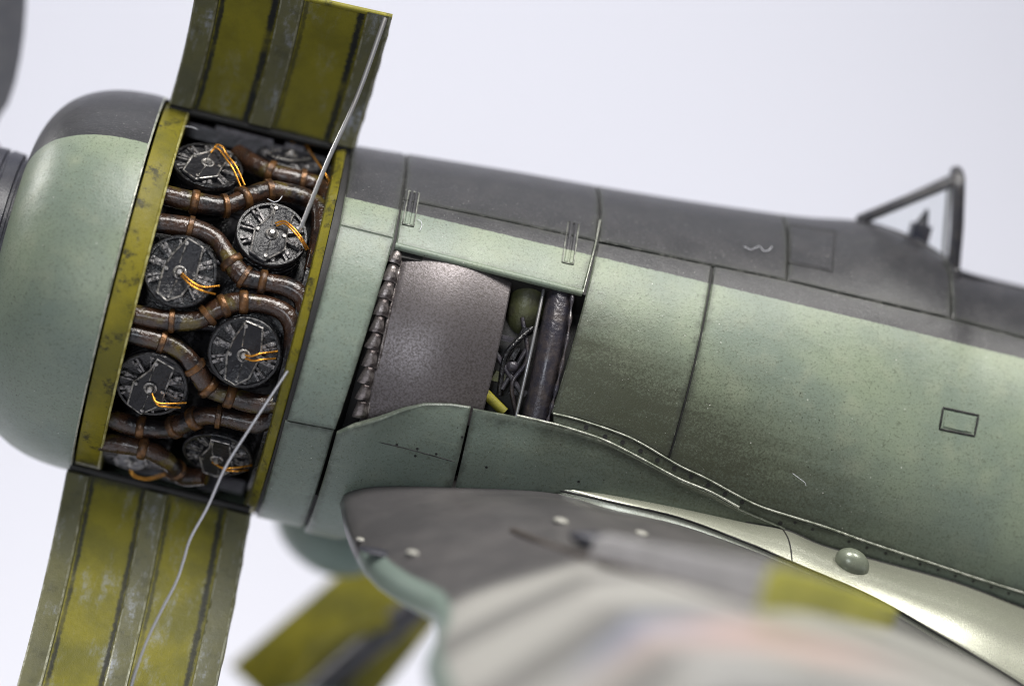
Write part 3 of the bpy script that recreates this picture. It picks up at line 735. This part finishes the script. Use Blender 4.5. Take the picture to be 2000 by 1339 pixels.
def wp(q, Y):
    x = q*q; le = lerp_tab(LEs, Y); ch = lerp_tab(CHt, Y)
    s0 = LE0+x*CH0
    zu = lerp_tab(ZU, s0)-Z0
    z = zu if q >= 0 else -(.9*math.sqrt(max(x, 0))*(1-x)**.8+.0)-.4*x
    sc = 1 if Y > -9 else 1+(Y+9)*.012
    dz = lerp_tab(DZt, Y)
    if RAISE and q > 0: dz += lerp_tab(RAISE, Y)*min(1, x/.14)**1.2
    return Vector((le+x*ch, Y, Z0+z*sc+dz))
RAISE = None
_r = []
for a, b, y in ((1350, 1310, -21), (1200, 1180, -16), (1080, 1112, -13), (1040, 1080, -10.5), (1000, 1040, -8), (1000, 1000, -6), (1000, 968, -4.6)):
    t = pty(a, b, y); le, ch = lerp_tab(LEs, y), lerp_tab(CHt, y); _r.append((y, t.z-wp(math.sqrt(max(t.x-le, 2.2)/ch), y).z))
RAISE = smooth_tab([(-26, _r[0][1])]+_r+[(-3.9, 0), (-2, 0)], 80)
def wing():
    Ys = [-2.4, -3.0, -3.4, -3.8, -4.3, -4.9, -5.5, -6.2, -7, -7.8, -8.5, -9.2, -10, -11, -12.5, -14, -16, -18, -21]
    qs = [-1+.05*i for i in range(20)]+[0.0+.01*i for i in range(20)]+[.2+.016*i for i in range(51)]
    V = []; F = []; uv = []
    for j, Y in enumerate(Ys):
        for q in qs: V.append(wp(q, Y)); uv.append((q*.5+.5, -Y/21))
    n = len(qs)
    for j in range(len(Ys)-1):
        for i in range(n-1): F.append((j*n+i, j*n+i+1, (j+1)*n+i+1, (j+1)*n+i))
    F.append(tuple((len(Ys)-1)*n+i for i in range(n)))
    return V, F, uv
wv, wf, wuv = wing()
wbvh = BVHTree.FromPolygons([tuple(v) for v in wv], [f for f in wf])
def onw(px, py, up=0):
    r = wbvh.ray_cast(CAM, ray(px, py))
    p = r[0] if r[0] is not None else pty(px, py, -9)
    return p+Vector((0, 0, up))
pk = onw(1510, 1245); bl = onw(1270, 1215)
nw = N('wing paint'); u = nw.sep(nw.UV)[0]; yy = nw.sep(nw.P)[1]; xx = nw.sep(nw.P)[0]
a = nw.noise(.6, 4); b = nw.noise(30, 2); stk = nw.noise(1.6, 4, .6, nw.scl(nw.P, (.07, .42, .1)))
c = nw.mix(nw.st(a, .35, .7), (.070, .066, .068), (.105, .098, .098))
pale = nw.mix(nw.ma('MULTIPLY', nw.st(nw.ma('SINE', nw.ma('ADD', nw.ma('MULTIPLY', yy, 2.0), nw.ma('MULTIPLY', stk, 4.0))), -.2, .8), .9), (.40, .388, .362), (.19, .183, .176))  # lighter outer paint, with its glossy sheen put into the bright bands
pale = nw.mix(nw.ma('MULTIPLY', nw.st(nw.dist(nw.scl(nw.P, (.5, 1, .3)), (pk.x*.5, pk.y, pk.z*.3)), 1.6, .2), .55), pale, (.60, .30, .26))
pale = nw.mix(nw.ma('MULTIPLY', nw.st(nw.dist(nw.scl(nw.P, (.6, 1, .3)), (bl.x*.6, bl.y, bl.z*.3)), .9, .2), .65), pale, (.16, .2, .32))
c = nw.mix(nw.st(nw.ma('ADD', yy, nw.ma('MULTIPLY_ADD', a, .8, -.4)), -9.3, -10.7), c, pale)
c = nw.mix(nw.st(nw.ma('ADD', u, nw.ma('MULTIPLY', nw.st(yy, -4.8, -6.6), -.09)), .466, .456), c, (.19, .24, .21))
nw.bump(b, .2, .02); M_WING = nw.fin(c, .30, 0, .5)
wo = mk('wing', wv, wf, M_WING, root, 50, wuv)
# wing fillet: concave sheet from the rivet strip out to the wing
FU = [(1040, 946), (1120, 955), (1200, 967), (1325, 991), (1450, 1018), (1534, 1034), (1605, 1064), (1701, 1091), (1868, 1137), (2000, 1187), (2080, 1214)]
FL = [(1050, 952), (1120, 968), (1200, 986), (1325, 1015), (1450, 1061), (1515, 1088), (1576, 1114), (1701, 1168), (1826, 1239), (1910, 1289), (1985, 1335), (2070, 1392)]
def fillet(pu, pl, name):
    U = cat([onf(a, b, .05) for a, b in pu], 60); Lw = cat([pty(a, b, lerp_tab([(p[0], p[2]) for p in ROOTPX[5:]], a))+Vector((0, 0, .02)) for a, b in pl], 60); V = []; F = []; m = 14
    for a, b in zip(U, Lw):
        for k in range(m+1):
            t = k/m; c = a.lerp(b, t); sag = (b-a).length*.11*math.sin(math.pi*t)
            V.append(c+Vector((0, -.60, .80))*sag)
        V.append(b+Vector((0, -.01, -.12)))
    n = m+2
    for i in range(59):
        for k in range(n-1): F.append((i*n+k, i*n+k+1, (i+1)*n+k+1, (i+1)*n+k))
    return mk(name, V, F, M_FIL, root, 50), U, Lw
M_FIL = simple('pearly fillet paint', (.36, .365, .295), .28, .4, (.29, .30, .235), 26, .10, 40, .5)
M_TEAR = simple('satin bump paint', (.20, .22, .165), .30, .2, (.165, .185, .14), 4, .1, 22, .3)
cut = 6
fo, U_, L_ = fillet(FU, FL, 'wing_fillet')
tube('seam_groove', [p+Vector((0, -.01, .03)) for p in L_[2:58]], .022, M_CORE, root, 6)
tube('seam_groove', [p+Vector((0, -.03, .0)) for p in U_[24:58]], .02, M_CORE, root, 6)
bp = pty(1664, 1099, -4.55)
for i, j in ((29, 30), (54, 55)):
    a, b = U_[i], L_[j]; tube('seam_groove', [a.lerp(b, k/8)+Vector((0, -.6, .8))*((b-a).length*.11*math.sin(math.pi*k/8)+.004) for k in range(9)], .014, M_CORE, root, 6)
blob('teardrop_fairing', bp, .36, M_TEAR, sq=(1.0, .75, .78), n=28, m=18, rot=Matrix.Rotation(rad(18), 3, 'Y'))
# pieces on the near wing
def wing_box(name, p0, p1, h, th, mat, up0=0):
    V = []; F = []; a, b = p0, p1; d = (b-a)/2; c = (a+b)/2; y = Vector((0, 1, 0))
    box_geo(c+Vector((0, 0, h/2+up0)), d, y*th, Vector((0, 0, h/2)), V, F); return mk(name, V, F, mat, root)
M_LID = simple('hatch lid primer', (.46, .44, .07), .45, 0, (.38, .37, .06), 2)
def lid(pa=(1480, 1190), pb=(1740, 1222), h0=.74, h1=.40):
    a, b = onw(*pa), onw(*pb); V = []; F = []; n = 16
    for i in range(n+1):
        t = i/n; p = a.lerp(b, t); h = (h0-h1*t**1.5)*min(1, .8+t*3)
        for y, z in ((-.10, -.05), (-.12, h*.85), (-.05, h), (.05, h), (.12, h*.85), (.10, -.05)): V.append(p+Vector((0, y, z)))
    for i in range(n):
        for k in range(6): F.append((i*6+k, i*6+(k+1) % 6, i*6+6+(k+1) % 6, i*6+6+k))
    F += [tuple(range(5, -1, -1)), tuple(n*6+k for k in range(6))]
    return V, F
mk('gun_bay_lid', *lid(), M_LID, root, 30)
M_STRIP = simple('pale lilac paint', (.36, .345, .35), .35, 0, (.30, .29, .29), 2)
M_CREASE_SHADE = simple('brown crease shade', (.06, .048, .04), .5)  # dark brown colour for the shadow line along the crease
mk('gun_fairing', *lid((1150, 1098), (1476, 1186), .55, -.15), M_STRIP, root, 30)
tube('wing_crease_shade', [onw(1000, 1036), onw(1120, 1080), onw(1300, 1136), onw(1470, 1190)], .06, M_CREASE_SHADE, root, 6, 20)
blob('gun_port', onw(745, 1080), .45, M_NAVY, sq=(1, .5, .15))
blob('gun_blister', onw(1200, 1068), .85, M_NAVY, sq=(1, .3, .22), rot=Matrix.Rotation(rad(2), 3, 'Y'))

for a, b, r in ((1095, 1020, .15), (1252, 1044, .13), (806, 1082, .13), (704, 1056, .10)): blob('light_spot', onw(a, b, .03), r, M_LIGHT_SPOT, n=14, m=8, sq=(1, 1, .4))  # pale discs put in as the blurred spots of light on the wing

# ------------------------------------------------------------------ far, out of focus pieces
blob('belly_fairing', ptw(645, 1030, 6), 1.2, M_GRN, sq=(1.15, 1.0, .85), n=32, m=18, rot=Matrix.Rotation(rad(20), 3, 'Y'))
def quad_slab(name, q, th, mat):
    V = []; F = []
    for o in (0, th):
        for p in q: V.append(p+FF*o)
    F = [(0, 1, 2, 3), (7, 6, 5, 4)]+[(i, i+4, (i+1) % 4+4, (i+1) % 4) for i in range(4)]
    return mk(name, V, F, mat, root, 30)
gd = quad_slab('landing_gear_door', [ptw(448, 1300, 10), ptw(690, 1095, 10), ptw(900, 1160, 9), ptw(640, 1480, 9)], .2, M_OLV)
tube('landing_gear_leg', [ptw(820, 1180, 8), ptw(700, 1275, 8), ptw(560, 1400, 8)], .34, M_ENG2, root, 14, 14)
tube('landing_gear_brace', [ptw(760, 1210, 7.5), ptw(640, 1260, 7.5), ptw(580, 1330, 7.5)], .16, M_OLV, root, 12, 14)
def tyre():
    c = ptw(660, 1475, 8); V = []; F = []; n = 40
    for k in range(n):
        a = 2*math.pi*k/n
        for j in range(12):
            b = 2*math.pi*j/12; r = 1.25+.42*math.cos(b); V.append(c+Vector((r*1.5*math.cos(a), .4*math.sin(b), r*math.sin(a))))
    for k in range(n):
        for j in range(12): F.append((k*12+j, k*12+(j+1) % 12, ((k+1) % n)*12+(j+1) % 12, ((k+1) % n)*12+j))
    return mk('wheel', V, F, M_GRN, root, 60)
tyre()

# ------------------------------------------------------------------ lint lying on the model
def lint(pts, label, r=.006):
    pts = cat(pts, 24); p0 = pts[0]; v, f = tube_geo([p-p0 for p in pts], r, 5)
    o = mk('lint_fibre', v, f, M_LINT, None, 60); o.matrix_world = ROOTM @ Matrix.Translation(p0)
    o['label'] = label; o['category'] = 'lint fibre'; o['group'] = 'lint fibres on the model'
lint([onf(a, b, .04) for a, b in ((1453, 481), (1466, 487), (1475, 484), (1484, 481), (1492, 490), (1502, 488), (1508, 481))], 'wavy white lint fibre lying on the dark grey upper fuselage')
lint([onf(a, b, .04) for a, b in ((1548, 924), (1560, 933), (1572, 942), (1574, 948))], 'straight pale lint fibre on the sooty green fuselage side')
lint([onf(a, b, .04) for a, b in ((815, 428), (822, 432), (824, 440), (820, 450))], 'short hooked lint fibre beside the front hinge')
lint([cyl_hit(a, b, 3.75) for a, b in ((349, 251), (362, 247), (376, 249), (386, 253))], 'thin lint fibre across the top of the olive bay frame', .008)
lint([cyl_hit(a, b, 3.72) for a, b in ((522, 388), (535, 394), (545, 391), (551, 383))], 'curved lint fibre hanging below a bronze pipe clamp', .008)
